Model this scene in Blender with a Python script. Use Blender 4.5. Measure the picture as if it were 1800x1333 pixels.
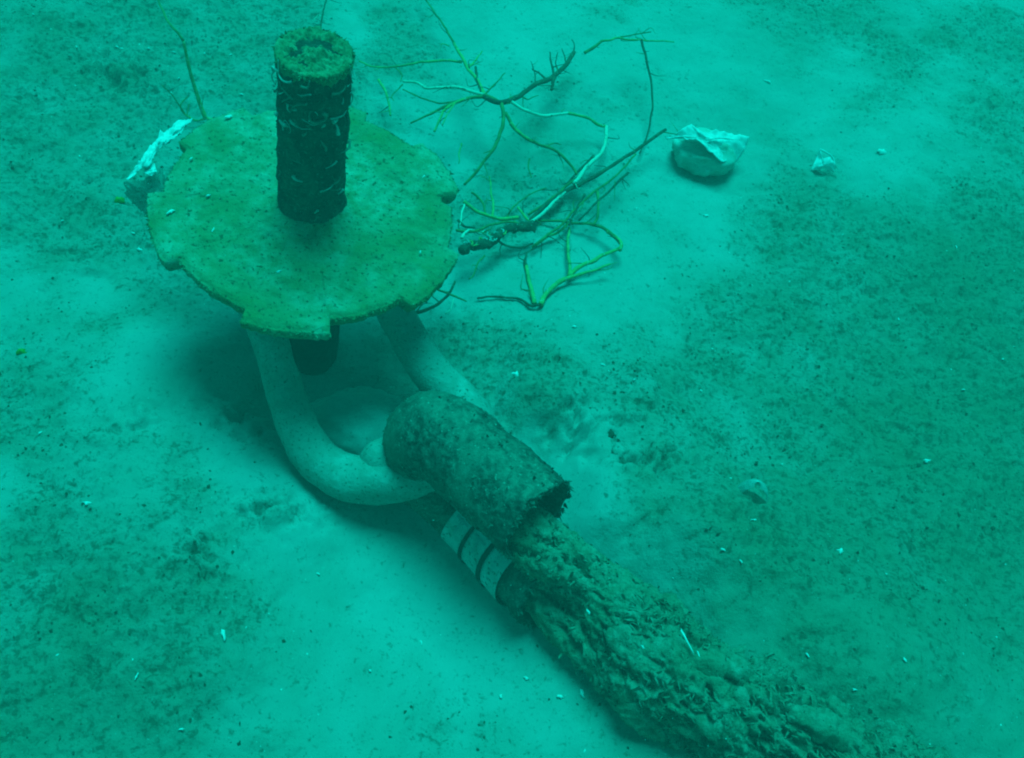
import bpy, math, random
import numpy as np
from mathutils import Vector, Matrix

# ------------------------------------------------------------------ scene, camera, light
S = bpy.context.scene
for o in list(bpy.data.objects):
    bpy.data.objects.remove(o)
COL = S.collection
W0, H0 = 1800.0, 1333.0            # photograph size, used to reason about viewing angles
HFOV = math.radians(55.0)
FPX = (W0 / 2) / math.tan(HFOV / 2)
CAM = Vector((0, 0, 1.5))
DEP = math.radians(52.0)
ROLL = math.radians(12.0)
_f = Vector((0, math.cos(DEP), -math.sin(DEP)))
_r0 = Vector((1, 0, 0))
_u0 = _r0.cross(_f)
_r = _r0 * math.cos(ROLL) + _u0 * math.sin(ROLL)
_u = _u0 * math.cos(ROLL) - _r0 * math.sin(ROLL)
cd = bpy.data.cameras.new('camera')
cd.angle = HFOV
cd.clip_start = 0.02
cd.clip_end = 200
cam = bpy.data.objects.new('camera', cd)
COL.objects.link(cam)
M3 = Matrix((_r, _u, -_f)).transposed()
cam.matrix_world = Matrix.Translation(CAM) @ M3.to_4x4()
S.camera = cam

SUN_DIR = Vector((-0.02, 0.30, 1.0)).normalized()      # towards the light
SUN_EL = math.asin(SUN_DIR.z)
SUN_AZ = math.atan2(SUN_DIR.x, SUN_DIR.y)
WATER = (0.004, 1.0, 0.87)                             # what metres of green water leave of daylight
w = bpy.data.worlds.new('World')
S.world = w
w.use_nodes = True
nt = w.node_tree
nt.nodes.clear()
sky = nt.nodes.new('ShaderNodeTexSky')
sky.sky_type = 'NISHITA'
sky.sun_disc = False
sky.sun_elevation = SUN_EL
sky.sun_rotation = SUN_AZ
tint = nt.nodes.new('ShaderNodeMix')
tint.data_type = 'RGBA'
tint.blend_type = 'MULTIPLY'
tint.inputs[0].default_value = 1.0
tint.inputs[7].default_value = (0.004, 1.0, 0.68, 1)
bg = nt.nodes.new('ShaderNodeBackground')
bg.inputs[1].default_value = 0.06
wo = nt.nodes.new('ShaderNodeOutputWorld')
nt.links.new(sky.outputs[0], tint.inputs[6])
nt.links.new(tint.outputs[2], bg.inputs[0])
nt.links.new(bg.outputs[0], wo.inputs[0])
sd = bpy.data.lights.new('sun', 'SUN')
sd.energy = 4.6
sd.angle = math.radians(30)          # light reaches the bottom as a broad cone from the surface
sd.color = WATER
sun = bpy.data.objects.new('sun', sd)
sun.rotation_euler = SUN_DIR.to_track_quat('Z', 'Y').to_euler()
sun.location = (0.6, 2, 3)
COL.objects.link(sun)
S.view_settings.view_transform = 'Standard'
S.view_settings.look = 'None'
S.view_settings.exposure = -0.04
S.view_settings.gamma = 1.0
S.cycles.use_denoising = True
S.cycles.volume_bounces = 1
S.cycles.max_bounces = 6
S.cycles.filter_width = 2.0

random.seed(7)
RNG = np.random.default_rng(11)

# ------------------------------------------------------------------ noise
_perm = np.random.default_rng(3).permutation(256)
_perm = np.concatenate([_perm, _perm, _perm])
_grad = np.random.default_rng(4).normal(size=(256, 3))
_grad /= np.linalg.norm(_grad, axis=1)[:, None]


def pn(x, y, z=0.0):
    x = np.asarray(x, float); y = np.asarray(y, float)
    z = np.broadcast_to(np.asarray(z, float), x.shape)
    xi = np.floor(x).astype(int); yi = np.floor(y).astype(int); zi = np.floor(z).astype(int)
    xf, yf, zf = x - xi, y - yi, z - zi
    u, v, q = [t * t * t * (t * (t * 6 - 15) + 10) for t in (xf, yf, zf)]
    xi &= 255; yi &= 255; zi &= 255

    def g(i, j, k):
        h = _perm[_perm[_perm[(xi + i) & 255] + ((yi + j) & 255)] + ((zi + k) & 255)]
        gr = _grad[h]
        return gr[..., 0] * (xf - i) + gr[..., 1] * (yf - j) + gr[..., 2] * (zf - k)
    def lp(a, b, t): return a + t * (b - a)
    return lp(lp(lp(g(0,0,0), g(1,0,0), u), lp(g(0,1,0), g(1,1,0), u), v),
              lp(lp(g(0,0,1), g(1,0,1), u), lp(g(0,1,1), g(1,1,1), u), v), q)


def fbm(x, y, z=0.0, oct=3, gain=0.5):
    a, t, f = 1.0, 0.0, 1.0
    for i in range(oct):
        t = t + a * pn(np.asarray(x) * f + 17.3 * i, np.asarray(y) * f + 5.1 * i, np.asarray(z) * f)
        a *= gain; f *= 2.03
    return t


def sstep(a, b, x):
    t = np.clip((x - a) / (b - a), 0, 1)
    return t * t * (3 - 2 * t)


# ------------------------------------------------------------------ pixel <-> world
def ray(px, py):
    d = _f * FPX + _r * (px - W0 / 2) - _u * (py - H0 / 2)
    return d.normalized()


def onz(px, py, z=0.0):
    d = ray(px, py)
    return CAM + d * ((z - CAM.z) / d.z)


# bumps of the seabed: (px, py, radius m, height m)
FEAT = [(1010, 690, .20, .050), (1120, 900, .20, .055), (1330, 1120, .26, .070), (915, 730, .08, .028), (965, 755, .055, .042), (1050, 905, .06, .045), (1180, 800, .09, .025), (1020, 965, .045, .03), (1110, 720, .06, .034), (300, 640, .10, .028), (130, 640, .12, .02), (430, 830, .08, .014), (230, 930, .10, .018), (380, 1150, .12, .02), (1400, 560, .14, .02), (1600, 860, .14, .022),
        (1250, 1010, .14, .05), (1450, 1190, .18, .06), (1600, 1300, .2, .05), (1170, 970, .12, .03), (1000, 560, .22, .02), (585, 640, .18, -.15), (700, 1010, .20, -.022),
        (960, 1230, .22, -.03), (330, 690, .28, .035), (120, 1000, .35, .02), (1650, 1200, .3, .03),
        (1560, 620, .35, -.02), (160, 250, .5, -.02), (250, 780, .16, .02), (1060, 800, .09, .02),
        (500, 905, .06, .012)]
CLOD = [(490, 912, .065, .028, .35, .022), (240, 775, .05, .03, .8, .014), (1000, 800, .06, .05, -.5, .018), (1120, 870, .06, .03, .2, .022), (355, 990, .02, .06, .1, .016),
        (330, 1010, .05, .02, .1, .014), (1075, 790, .04, .025, .9, .012), (930, 690, .08, .04, -.6, .008), (215, 120, .12, .05, -.5, .016), (420, 740, .05, .04, 0, .016), (1300, 1010, .10, .06, -.5, .006)]
CW = [(onz(a, b).x, onz(a, b).y, ra, rb, an, h) for a, b, ra, rb, an, h in CLOD]
FW = [(onz(a, b).x, onz(a, b).y, r, h) for a, b, r, h in FEAT]


# where fine pale silt lies smooth (negative) or a crumbly debris mat lies on it (positive)
PATCH = [(760, 1080, .20, -.42), (600, 960, .12, -.35), (1150, 420, .24, -.4), (1000, 830, .12, -.3), (560, 660, .2, -.4), (1010, 540, .15, -.25),
         (1250, 130, .4, -.3), (1720, 1240, .16, -.3), (330, 900, .12, -.15), (250, 700, .15, -.35),
         (1550, 620, .5, .5), (1330, 1000, .18, .55), (120, 1200, .3, .45), (300, 1050, .18, .3), (150, 180, .5, .45), (1700, 1000, .3, .4), (330, 90, .4, .3),
         (940, 700, .09, .35), (855, 640, .07, .6), (800, 600, .06, .4), (1250, 620, .2, .3), (1700, 120, .5, .35), (500, 905, .05, .5), (220, 780, .07, .3)]
PW = [(onz(a, b).x, onz(a, b).y, r, h) for a, b, r, h in PATCH]


# olive diatom film growing on the bottom
FILM = [(1830, 640, .40, .9), (1730, 950, .28, .6), (1530, 760, .25, .35), (1690, 380, .25, .3), (40, 1280, .3, .6), (1350, 1060, .2, .5), (200, 60, .4, .35), (1500, 1320, .3, .5), (450, 1200, .15, .25)]
FLW = [(onz(a, b).x, onz(a, b).y, r, h) for a, b, r, h in FILM]


def film_mask(x, y):
    t = .5 * fbm(x * 4.1 + 9.7, y * 4.1 + 3.2, 6.3, 4, .6)
    for fx, fy, r, a in FLW:
        t = t + a * np.exp(-((x - fx) ** 2 + (y - fy) ** 2) / (r * r))
    return sstep(-.05, .9, t)


def rough_mask(x, y):
    x = np.asarray(x, float); y = np.asarray(y, float)
    t = .75 * fbm(x * 3.1 + 3.7, y * 3.1 + 1.2, 0.3, 4, .6)
    for fx, fy, r, a in PW:
        t = t + a * np.exp(-((x - fx) ** 2 + (y - fy) ** 2) / (r * r))
    return sstep(-.25, .45, t)


def gz(x, y, fine=True):
    x = np.asarray(x, float); y = np.asarray(y, float)
    h = .030 * fbm(x * 1.3, y * 1.3, 2.0, 2) + .020 * fbm(x * 5, y * 5, 4.0, 3)
    for fx, fy, r, a in FW:
        h = h + a * np.exp(-((x - fx) ** 2 + (y - fy) ** 2) / (r * r))
    if fine:
        rg_ = None
        for fx, fy, ra, rb, an, a in CW:
            dx, dy = x - fx, y - fy
            u, v = dx * math.cos(an) + dy * math.sin(an), -dx * math.sin(an) + dy * math.cos(an)
            e = np.exp(-(u / ra) ** 2 - (v / rb) ** 2)
            if rg_ is None:
                rg_ = fbm(x * 38, y * 38, 2.2, 3, .65)
            h = h + a * e * (.35 + 1.6 * rg_ - 1.2 * sstep(.1, .4, -rg_))
        m = .22 + .78 * rough_mask(x, y)
        h = h + m * (.014 * fbm(x * 20, y * 20, 7.0, 4, .62))
        p = fbm(x * 60, y * 60, 9.0, 2)
        h = h - m * .008 * sstep(.12, .40, p)
        h = h + m * .004 * sstep(.15, .55, fbm(x * 30 + 9, y * 30, 5.0, 2))
    return h


def gz1(x, y):
    return float(gz(np.array([x]), np.array([y]))[0])


def at(px, py, h=0.0, base=None):
    """world point seen at this angle, h metres above the seabed (or above z=base)"""
    if base is not None:
        return onz(px, py, base + h)
    z = 0.0
    for _ in range(5):
        p = onz(px, py, z + h)
        z = float(gz(np.array([p.x]), np.array([p.y]), False)[0])
    p = onz(px, py, z + h)
    return p


# ------------------------------------------------------------------ materials
def mat(name):
    m = bpy.data.materials.new(name)
    m.use_nodes = True
    n = m.node_tree
    b = n.nodes['Principled BSDF']
    b.inputs['Specular IOR Level'].default_value = 0.15
    b.inputs['Roughness'].default_value = 0.9
    return m, n, b


def noise(n, scale, detail=5, rough=.6, vec=None, dist=0.0):
    t = n.nodes.new('ShaderNodeTexNoise')
    t.inputs['Scale'].default_value = scale
    t.inputs['Detail'].default_value = detail
    t.inputs['Roughness'].default_value = rough
    t.inputs['Distortion'].default_value = dist
    if vec is not None:
        n.links.new(vec, t.inputs['Vector'])
    return t.outputs['Fac']


def ramp(n, fac, stops):
    r = n.nodes.new('ShaderNodeValToRGB')
    e = r.color_ramp.elements
    while len(e) < len(stops):
        e.new(.5)
    for k, (p, c) in enumerate(stops):
        e[k].position = p
        e[k].color = (*c, 1) if len(c) == 3 else c
    n.links.new(fac, r.inputs[0])
    return r.outputs[0]


def mix(n, fac, a, b, mode='MIX'):
    m = n.nodes.new('ShaderNodeMix')
    m.data_type = 'RGBA'
    m.blend_type = mode
    for i, v in ((0, fac), (6, a), (7, b)):
        if hasattr(v, 'links') or hasattr(v, 'is_linked'):
            n.links.new(v, m.inputs[i])
        elif i == 0:
            m.inputs[0].default_value = v
        else:
            m.inputs[i].default_value = (*v, 1)
    return m.outputs[2]


def bump(n, b, fac, strength, dist):
    k = n.nodes.new('ShaderNodeBump')
    k.inputs['Strength'].default_value = strength
    k.inputs['Distance'].default_value = dist
    n.links.new(fac, k.inputs['Height'])
    n.links.new(k.outputs[0], b.inputs['Normal'])


def coord(n, kind='Object'):
    return n.nodes.new('ShaderNodeTexCoord').outputs[kind]


def bw(c): return (c, c, c)


def mottled(name, c1, c2, c3, s1=12, s2=60, s3=220, spec=(.62, .72), speck=None, bstr=.5, bdist=.004, lo=.38, hi=.62):
    m, n, b = mat(name)
    v = coord(n)
    big = ramp(n, noise(n, s1, 4, .6, v, .4), [(lo, bw(0)), (hi, bw(1))])
    mid = ramp(n, noise(n, s2, 5, .65, v), [(.35, bw(0)), (.68, bw(1))])
    c = mix(n, big, c1, c2)
    c = mix(n, mid, c, c3)
    if speck:
        sp = ramp(n, noise(n, s3, 2, .5, v), [(spec[0], bw(0)), (spec[1], bw(1))])
        c = mix(n, sp, c, speck)
    n.links.new(c, b.inputs['Base Color'])
    bump(n, b, noise(n, s2 * 1.6, 6, .7, v), bstr, bdist)
    return m


MAT = {}


def seabed_mat():
    m, n, b = mat('silt')
    v = coord(n)
    at_n = n.nodes.new('ShaderNodeAttribute')
    at_n.attribute_name = 'debris'
    dm = at_n.outputs['Fac']

    def ma(a, k, c):
        q = n.nodes.new('ShaderNodeMath'); q.operation = 'MULTIPLY_ADD'
        for t, u in zip(q.inputs, (a, k, c)):
            if hasattr(u, 'links'):
                n.links.new(u, t)
            else:
                t.default_value = u
        return q.outputs[0]
    big = ramp(n, noise(n, 3.0, 5, .6, v, .3), [(.36, bw(0)), (.64, bw(1))])
    c = mix(n, big, (.32, .315, .275), (.40, .395, .36))
    mat_c = mix(n, ramp(n, noise(n, 9, 5, .65, v, .3), [(.35, bw(0)), (.65, bw(1))]), (.23, .235, .15), (.36, .36, .30))
    c = mix(n, ma(dm, .72, 0.0), c, mat_c)
    fa = n.nodes.new('ShaderNodeAttribute')
    fa.attribute_name = 'algae_film'
    c = mix(n, ma(fa.outputs['Fac'], .62, 0.0), c, (.165, .18, .10))
    # dark crumbs, dense in the debris mat and sparse on the smooth silt
    clump = noise(n, 14, 5, .65, v, .4)
    f1 = ma(dm, .10, ma(clump, .30, ma(noise(n, 85, 4, .6, v, .4), 1.0, -.13)))
    c = mix(n, ramp(n, f1, [(.62, bw(0)), (.76, bw(.68))]), c, (.07, .08, .05))
    f2 = ma(dm, .05, ma(clump, .22, ma(noise(n, 190, 3, .6, v, .2), 1.0, -.10)))
    c = mix(n, ramp(n, f2, [(.62, bw(0)), (.73, bw(.55))]), c, (.09, .10, .065))
    c = mix(n, ramp(n, noise(n, 300, 2, .5, v), [(.70, bw(0)), (.78, bw(.6))]), c, (.62, .62, .58))
    n.links.new(c, b.inputs['Base Color'])
    bump(n, b, ma(noise(n, 120, 6, .75, v), ma(dm, .8, .2), 0.0), .8, .007)
    return m


MAT['silt'] = seabed_mat()
MAT['disc'] = mottled('algae_rust', (.205, .225, .08), (.46, .48, .35), (.22, .235, .105), 6, 40, 150, speck=(.09, .095, .045), spec=(.60, .70), bstr=1.0, bdist=.008)
MAT['post'] = mottled('dark_crust', (.022, .034, .026), (.13, .15, .105), (.03, .042, .032), 24, 80, 150, speck=(.17, .20, .15), spec=(.60, .70), bstr=1.0, bdist=.008)
MAT['cap'] = mottled('cap_crust', (.22, .23, .10), (.34, .35, .2), (.15, .16, .07), 26, 90, 260, speck=(.1, .1, .05), bstr=.8)
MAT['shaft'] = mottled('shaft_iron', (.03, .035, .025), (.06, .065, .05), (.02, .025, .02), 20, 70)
MAT['shackle'] = mottled('silted_iron', (.29, .30, .26), (.42, .425, .38), (.27, .28, .23), 13, 55, 190, speck=(.11, .125, .09), spec=(.61, .70), bstr=.8, bdist=.005)
MAT['growth'] = mottled('algae_growth', (.27, .295, .19), (.40, .42, .32), (.19, .21, .13), 11, 70, 170, speck=(.06, .07, .045), spec=(.63, .73), bstr=1.0, bdist=.009)  # dark speck paints the shaded gaps between matted strands into the colour
MAT['crevice_shade'] = mottled('shade_tufts', (.035, .045, .03), (.09, .10, .065), (.05, .06, .04), 30, 90)  # near-black colour standing in for shade in the rope's crevices


def hose_mat():
    m, n, b = mat('crusted_hose')
    v = coord(n)
    c = ramp(n, noise(n, 75, 6, .75, v, .5), [(.38, (.018, .026, .022)), (.50, (.06, .075, .06)), (.64, (.17, .19, .15))])
    geo = n.nodes.new('ShaderNodeNewGeometry')
    sx = n.nodes.new('ShaderNodeSeparateXYZ')
    n.links.new(geo.outputs['Normal'], sx.inputs[0])
    ad = n.nodes.new('ShaderNodeMath'); ad.operation = 'MULTIPLY_ADD'
    n.links.new(noise(n, 48, 6, .75, v, .3), ad.inputs[0]); ad.inputs[1].default_value = 1.3
    n.links.new(sx.outputs['Z'], ad.inputs[2])
    silt = ramp(n, ad.outputs[0], [(1.42 / 2.4, bw(0)), (1.85 / 2.4, bw(.8))])
    sc = n.nodes.new('ShaderNodeMath'); sc.operation = 'DIVIDE'
    n.links.new(ad.outputs[0], sc.inputs[0]); sc.inputs[1].default_value = 2.4
    r = [l for l in n.links if l.from_node == ad and l.to_node.bl_idname == 'ShaderNodeValToRGB'][0]
    tgt = r.to_socket
    n.links.new(sc.outputs[0], tgt)
    c = mix(n, silt, c, (.25, .27, .20))
    cov = ramp(n, noise(n, 9, 4, .6, v, .6), [(.47, bw(0)), (.64, bw(.5))])
    c = mix(n, cov, c, (.20, .22, .165))               # patches of even silt between the crust               # silt settled on upward faces
    spk = ramp(n, noise(n, 190, 2, .5, v), [(.66, bw(0)), (.74, bw(1))])
    c = mix(n, spk, c, (.34, .36, .28))
    n.links.new(c, b.inputs['Base Color'])
    b.inputs['Roughness'].default_value = .7
    bump(n, b, noise(n, 90, 6, .75, v), .8, .006)
    return m


MAT['hose'] = hose_mat()


def plain(name, c, rough=.8, var=.25, scale=60, trans=0.0):
    m, n, b = mat(name)
    v = coord(n)
    col = ramp(n, noise(n, scale, 4, .6, v), [(.3, tuple(x * (1 - var) for x in c)), (.7, tuple(min(1, x * (1 + var)) for x in c))])
    n.links.new(col, b.inputs['Base Color'])
    b.inputs['Roughness'].default_value = rough
    if trans:
        b.inputs['Transmission Weight'].default_value = trans
    return m


MAT['white'] = plain('white_plastic', (.66, .68, .66), .45, .22, 55)
MAT['shell'] = plain('pale_shell', (.72, .72, .68), .5, .2, 120)
MAT['worm'] = plain('worm_tube_lime', (.42, .43, .38), .6, .3, 90)
MAT['worm_dull'] = plain('worm_tube_dull', (.16, .18, .14), .7, .4, 90)
MAT['label'] = mottled('label_film', (.56, .57, .55), (.32, .34, .29), (.50, .51, .48), 26, 60, 130, speck=(.13, .14, .1), spec=(.60, .68), bstr=.2, bdist=.002)
MAT['ink'] = plain('label_ink', (.36, .37, .36), .7, .1, 70)
MAT['band'] = plain('band_black', (.02, .025, .022), .6, .2, 70)
MAT['clear'] = plain('cloudy_film', (.20, .22, .18), .4, .3, 30)
MAT['clear'].node_tree.nodes['Principled BSDF'].inputs['Alpha'].default_value = .55
MAT['cup'] = plain('cloudy_cup', (.5, .52, .48), .15, .3, 60)
MAT['cup'].node_tree.nodes['Principled BSDF'].inputs['Alpha'].default_value = .5
MAT['cup'].node_tree.nodes['Principled BSDF'].inputs['Specular IOR Level'].default_value = .8
MAT['twig_y'] = mottled('twig_yellow', (.33, .38, .10), (.18, .21, .08), (.40, .44, .15), 22, 60, 200, speck=(.5, .5, .4), spec=(.62, .7))
MAT['twig_g'] = plain('twig_green', (.16, .20, .07), .8, .4, 45)
MAT['twig_d'] = mottled('twig_dark', (.05, .06, .04), (.12, .14, .08), (.06, .07, .05), 22, 60, 200, speck=(.2, .22, .15), spec=(.6, .7))
MAT['twig_w'] = mottled('twig_pale', (.56, .58, .45), (.30, .34, .16), (.58, .6, .5), 20, 60, 200, speck=(.15, .16, .1), spec=(.62, .7), lo=.5, hi=.7)
MAT['bark'] = mottled('crusted_bark', (.05, .06, .04), (.14, .15, .10), (.04, .05, .035), 40, 110, 200, speck=(.4, .4, .3), bstr=.9)
MAT['leaf'] = plain('green_leaf', (.12, .30, .02), .6, .3, 60)
MAT['bag_silt'] = mottled('bag_contents', (.60, .61, .56), (.36, .36, .28), (.52, .52, .46), 15, 45)
MAT['dark_bits'] = plain('dark_detritus', (.07, .075, .05), .95, .5, 30)
MAT['pale_bits'] = plain('shell_grit', (.60, .60, .55), .7, .3, 30)


# ------------------------------------------------------------------ mesh helpers
def link(name, me, m, parent=None, smooth=True):
    if m is not None:
        me.materials.clear()
        me.materials.append(m)
    if smooth and len(me.polygons):
        me.polygons.foreach_set('use_smooth', np.ones(len(me.polygons), bool))
    o = bpy.data.objects.new(name, me)
    COL.objects.link(o)
    if parent is not None:
        o.parent = parent
        if parent.parent is None and parent.type == 'EMPTY':
            o.matrix_parent_inverse = Matrix.Translation(-parent.location)
        elif parent.parent is not None:
            o.matrix_parent_inverse = Matrix.Identity(4)
    return o


def mk(name, v, f, m, parent=None, smooth=True):
    me = bpy.data.meshes.new(name)
    me.from_pydata([tuple(p) for p in v], [], f)
    me.update()
    return link(name, me, m, parent, smooth)


def empty(name, loc):
    o = bpy.data.objects.new(name, None)
    o.location = loc
    o.empty_display_size = .05
    COL.objects.link(o)
    return o


def tag(o, label=None, cat=None, group=None, kind=None):
    for k, v in (('label', label), ('category', cat), ('group', group), ('kind', kind)):
        if v:
            o[k] = v
    return o


def spline(pts, n):
    """Catmull-Rom through points -> n samples (numpy)"""
    P = np.array([list(p) for p in pts], float)
    P = np.vstack([2 * P[0] - P[1], P, 2 * P[-1] - P[-2]])
    k = len(P) - 3
    out = []
    seg = np.linalg.norm(np.diff(P[1:-1], axis=0)[:, :3], axis=1)
    cum = np.concatenate([[0], np.cumsum(seg)])
    for s in np.linspace(0, cum[-1], n):
        i = min(int(np.searchsorted(cum, s, 'right')) - 1, k - 1)
        t = (s - cum[i]) / max(seg[i], 1e-9)
        a, b, c, d = P[i], P[i + 1], P[i + 2], P[i + 3]
        out.append(.5 * ((2 * b) + (-a + c) * t + (2 * a - 5 * b + 4 * c - d) * t * t + (-a + 3 * b - 3 * c + d) * t ** 3))
    return np.array(out)


def frames(C):
    T = np.gradient(C, axis=0)
    T /= np.linalg.norm(T, axis=1)[:, None] + 1e-12
    up = np.array([0, 0, 1.0])
    if abs(T[0] @ up) > .95:
        up = np.array([1.0, 0, 0])
    n = up - (up @ T[0]) * T[0]
    n /= np.linalg.norm(n)
    N = [n]
    for i in range(1, len(C)):
        n = N[-1] - (N[-1] @ T[i]) * T[i]
        n /= np.linalg.norm(n) + 1e-12
        N.append(n)
    N = np.array(N)
    B = np.cross(T, N)
    return T, N, B


def tube(C, R, sides=8, disp=None, caps=True):
    """C centre line (n,3), R radii (n,). disp(P, normal, s, th)->offset"""
    C = np.asarray(C, float)
    R = np.broadcast_to(np.asarray(R, float), (len(C),))
    T, N, B = frames(C)
    th = np.linspace(0, 2 * math.pi, sides, endpoint=False)
    nrm = np.cos(th)[None, :, None] * N[:, None, :] + np.sin(th)[None, :, None] * B[:, None, :]
    P = C[:, None, :] + nrm * R[:, None, None]
    if disp is not None:
        P = P + nrm * disp(P, R[:, None])[..., None]
    n = len(C)
    V = P.reshape(-1, 3)
    F = []
    for i in range(n - 1):
        for j in range(sides):
            k = (j + 1) % sides
            F.append((i * sides + j, i * sides + k, (i + 1) * sides + k, (i + 1) * sides + j))
    if caps:
        F.append(tuple(reversed(range(sides))))
        F.append(tuple(range((n - 1) * sides, n * sides)))
    return V, F


def np3(p): return np.array([p.x, p.y, p.z])


# ------------------------------------------------------------------ seabed
def axis(lo, hi, step, far):
    a = list(np.arange(lo, hi + step / 2, step))
    s = step
    while a[-1] < far:
        s *= 1.25
        a.append(a[-1] + s)
    s = step
    while a[0] > -far:
        s *= 1.25
        a.insert(0, a[0] - s)
    return np.array(a)


ax, ay = axis(-1.5, 2.2, .0055, 9.0), axis(.28, 3.0, .0055, 9.0)
X, Y = np.meshgrid(ax, ay)
Z = gz(X.ravel(), Y.ravel())
V = np.stack([X.ravel(), Y.ravel(), Z], 1)
nx, ny = len(ax), len(ay)
ii = (np.arange(ny - 1)[:, None] * nx + np.arange(nx - 1)[None, :]).ravel()
Q = np.stack([ii, ii + 1, ii + nx + 1, ii + nx], 1)
me = bpy.data.meshes.new('seabed')
me.vertices.add(len(V)); me.vertices.foreach_set('co', V.ravel().astype(np.float32))
me.loops.add(Q.size); me.loops.foreach_set('vertex_index', Q.ravel().astype(np.int32))
me.polygons.add(len(Q)); me.polygons.foreach_set('loop_start', (np.arange(len(Q)) * 4).astype(np.int32))
me.update(calc_edges=True)
at_ = me.attributes.new('debris', 'FLOAT', 'POINT')
at_.data.foreach_set('value', rough_mask(X.ravel(), Y.ravel()).astype(np.float32))
at_ = me.attributes.new('algae_film', 'FLOAT', 'POINT')
at_.data.foreach_set('value', film_mask(X.ravel(), Y.ravel()).astype(np.float32))
tag(link('seabed', me, MAT['silt']), kind='structure')


def litter(name, count, smin, smax, m, label, cat, seed, flat=.35, power=3.0, use_mask=True):
    rg = np.random.default_rng(seed)
    xs = rg.uniform(-1.5, 2.3, count * 4); ys = rg.uniform(.3, 3.0, count * 4)
    if use_mask:
        pm = rough_mask(xs, ys) * sstep(-.35, .35, fbm(xs * 6, ys * 6, 8.0, 2))
    else:
        pm = .2 + .8 * sstep(-.2, .4, fbm(xs * 3 + 8, ys * 3, 1.0, 2))
    keep = rg.uniform(size=len(xs)) < pm
    xs, ys = xs[keep][:count], ys[keep][:count]
    zs = gz(xs, ys)
    n = len(xs)
    sz = smin + (smax - smin) * rg.uniform(size=n) ** power
    Vs, Fs = [], []
    base = np.array([(1, 0, 0), (0, 1, 0), (-1, 0, 0), (0, -1, 0), (0, 0, 1), (0, 0, -1)], float)
    fac = [(0, 1, 4), (1, 2, 4), (2, 3, 4), (3, 0, 4), (1, 0, 5), (2, 1, 5), (3, 2, 5), (0, 3, 5)]
    for i in range(n):
        b = base * (1 + rg.uniform(-.45, .45, (6, 1)))
        el = rg.uniform(.4, 1.0)
        b = b * np.array([1, el, flat]) * sz[i]
        a = rg.uniform(0, 6.28); t = rg.normal(0, .35)
        ca, sa = math.cos(a), math.sin(a)
        x = b[:, 0] * ca - b[:, 1] * sa; y = b[:, 0] * sa + b[:, 1] * ca
        z = b[:, 2] + x * t
        o = len(Vs)
        for k in range(6):
            Vs.append((xs[i] + x[k], ys[i] + y[k], zs[i] + z[k] + flat * sz[i] * .3))
        Fs += [(p + o, q + o, r + o) for p, q, r in fac]
    o = mk(name, Vs, Fs, m, None, False)
    return tag(o, label, cat, kind='stuff')


litter('dark_detritus', 14000, .0008, .0042, MAT['dark_bits'], 'dark crumbs of plant debris strewn over the silty seabed', 'debris', 21)
litter('shell_grit', 1100, .0008, .0028, MAT['pale_bits'], 'tiny pale specks of broken shell scattered on the silt', 'shell grit', 22, power=3.0, use_mask=False)

# ------------------------------------------------------------------ anchor post with toothed disc
DC = CAM + ray(547, 360) * 1.72                  # centre of the disc's top
PT = CAM + ray(553, 86) * 1.505                  # centre of the post's top
AX = (PT - DC); LEN = AX.length; AX.normalize()
RD = .262
e1 = (_r - AX * _r.dot(AX)).normalized()
e2 = AX.cross(e1)                                # away from the viewer
if e2.dot(_f) < 0:
    e2 = -e2


def dl(x, y, z):
    return DC + e1 * x + e2 * y + AX * z


foot = DC - AX * (DC.z / AX.z)
anchor = empty('mooring_post', (foot.x, foot.y, gz1(foot.x, foot.y)))
tag(anchor, 'encrusted upright post through a notched round plate coated in green algae', 'mooring post')


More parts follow.
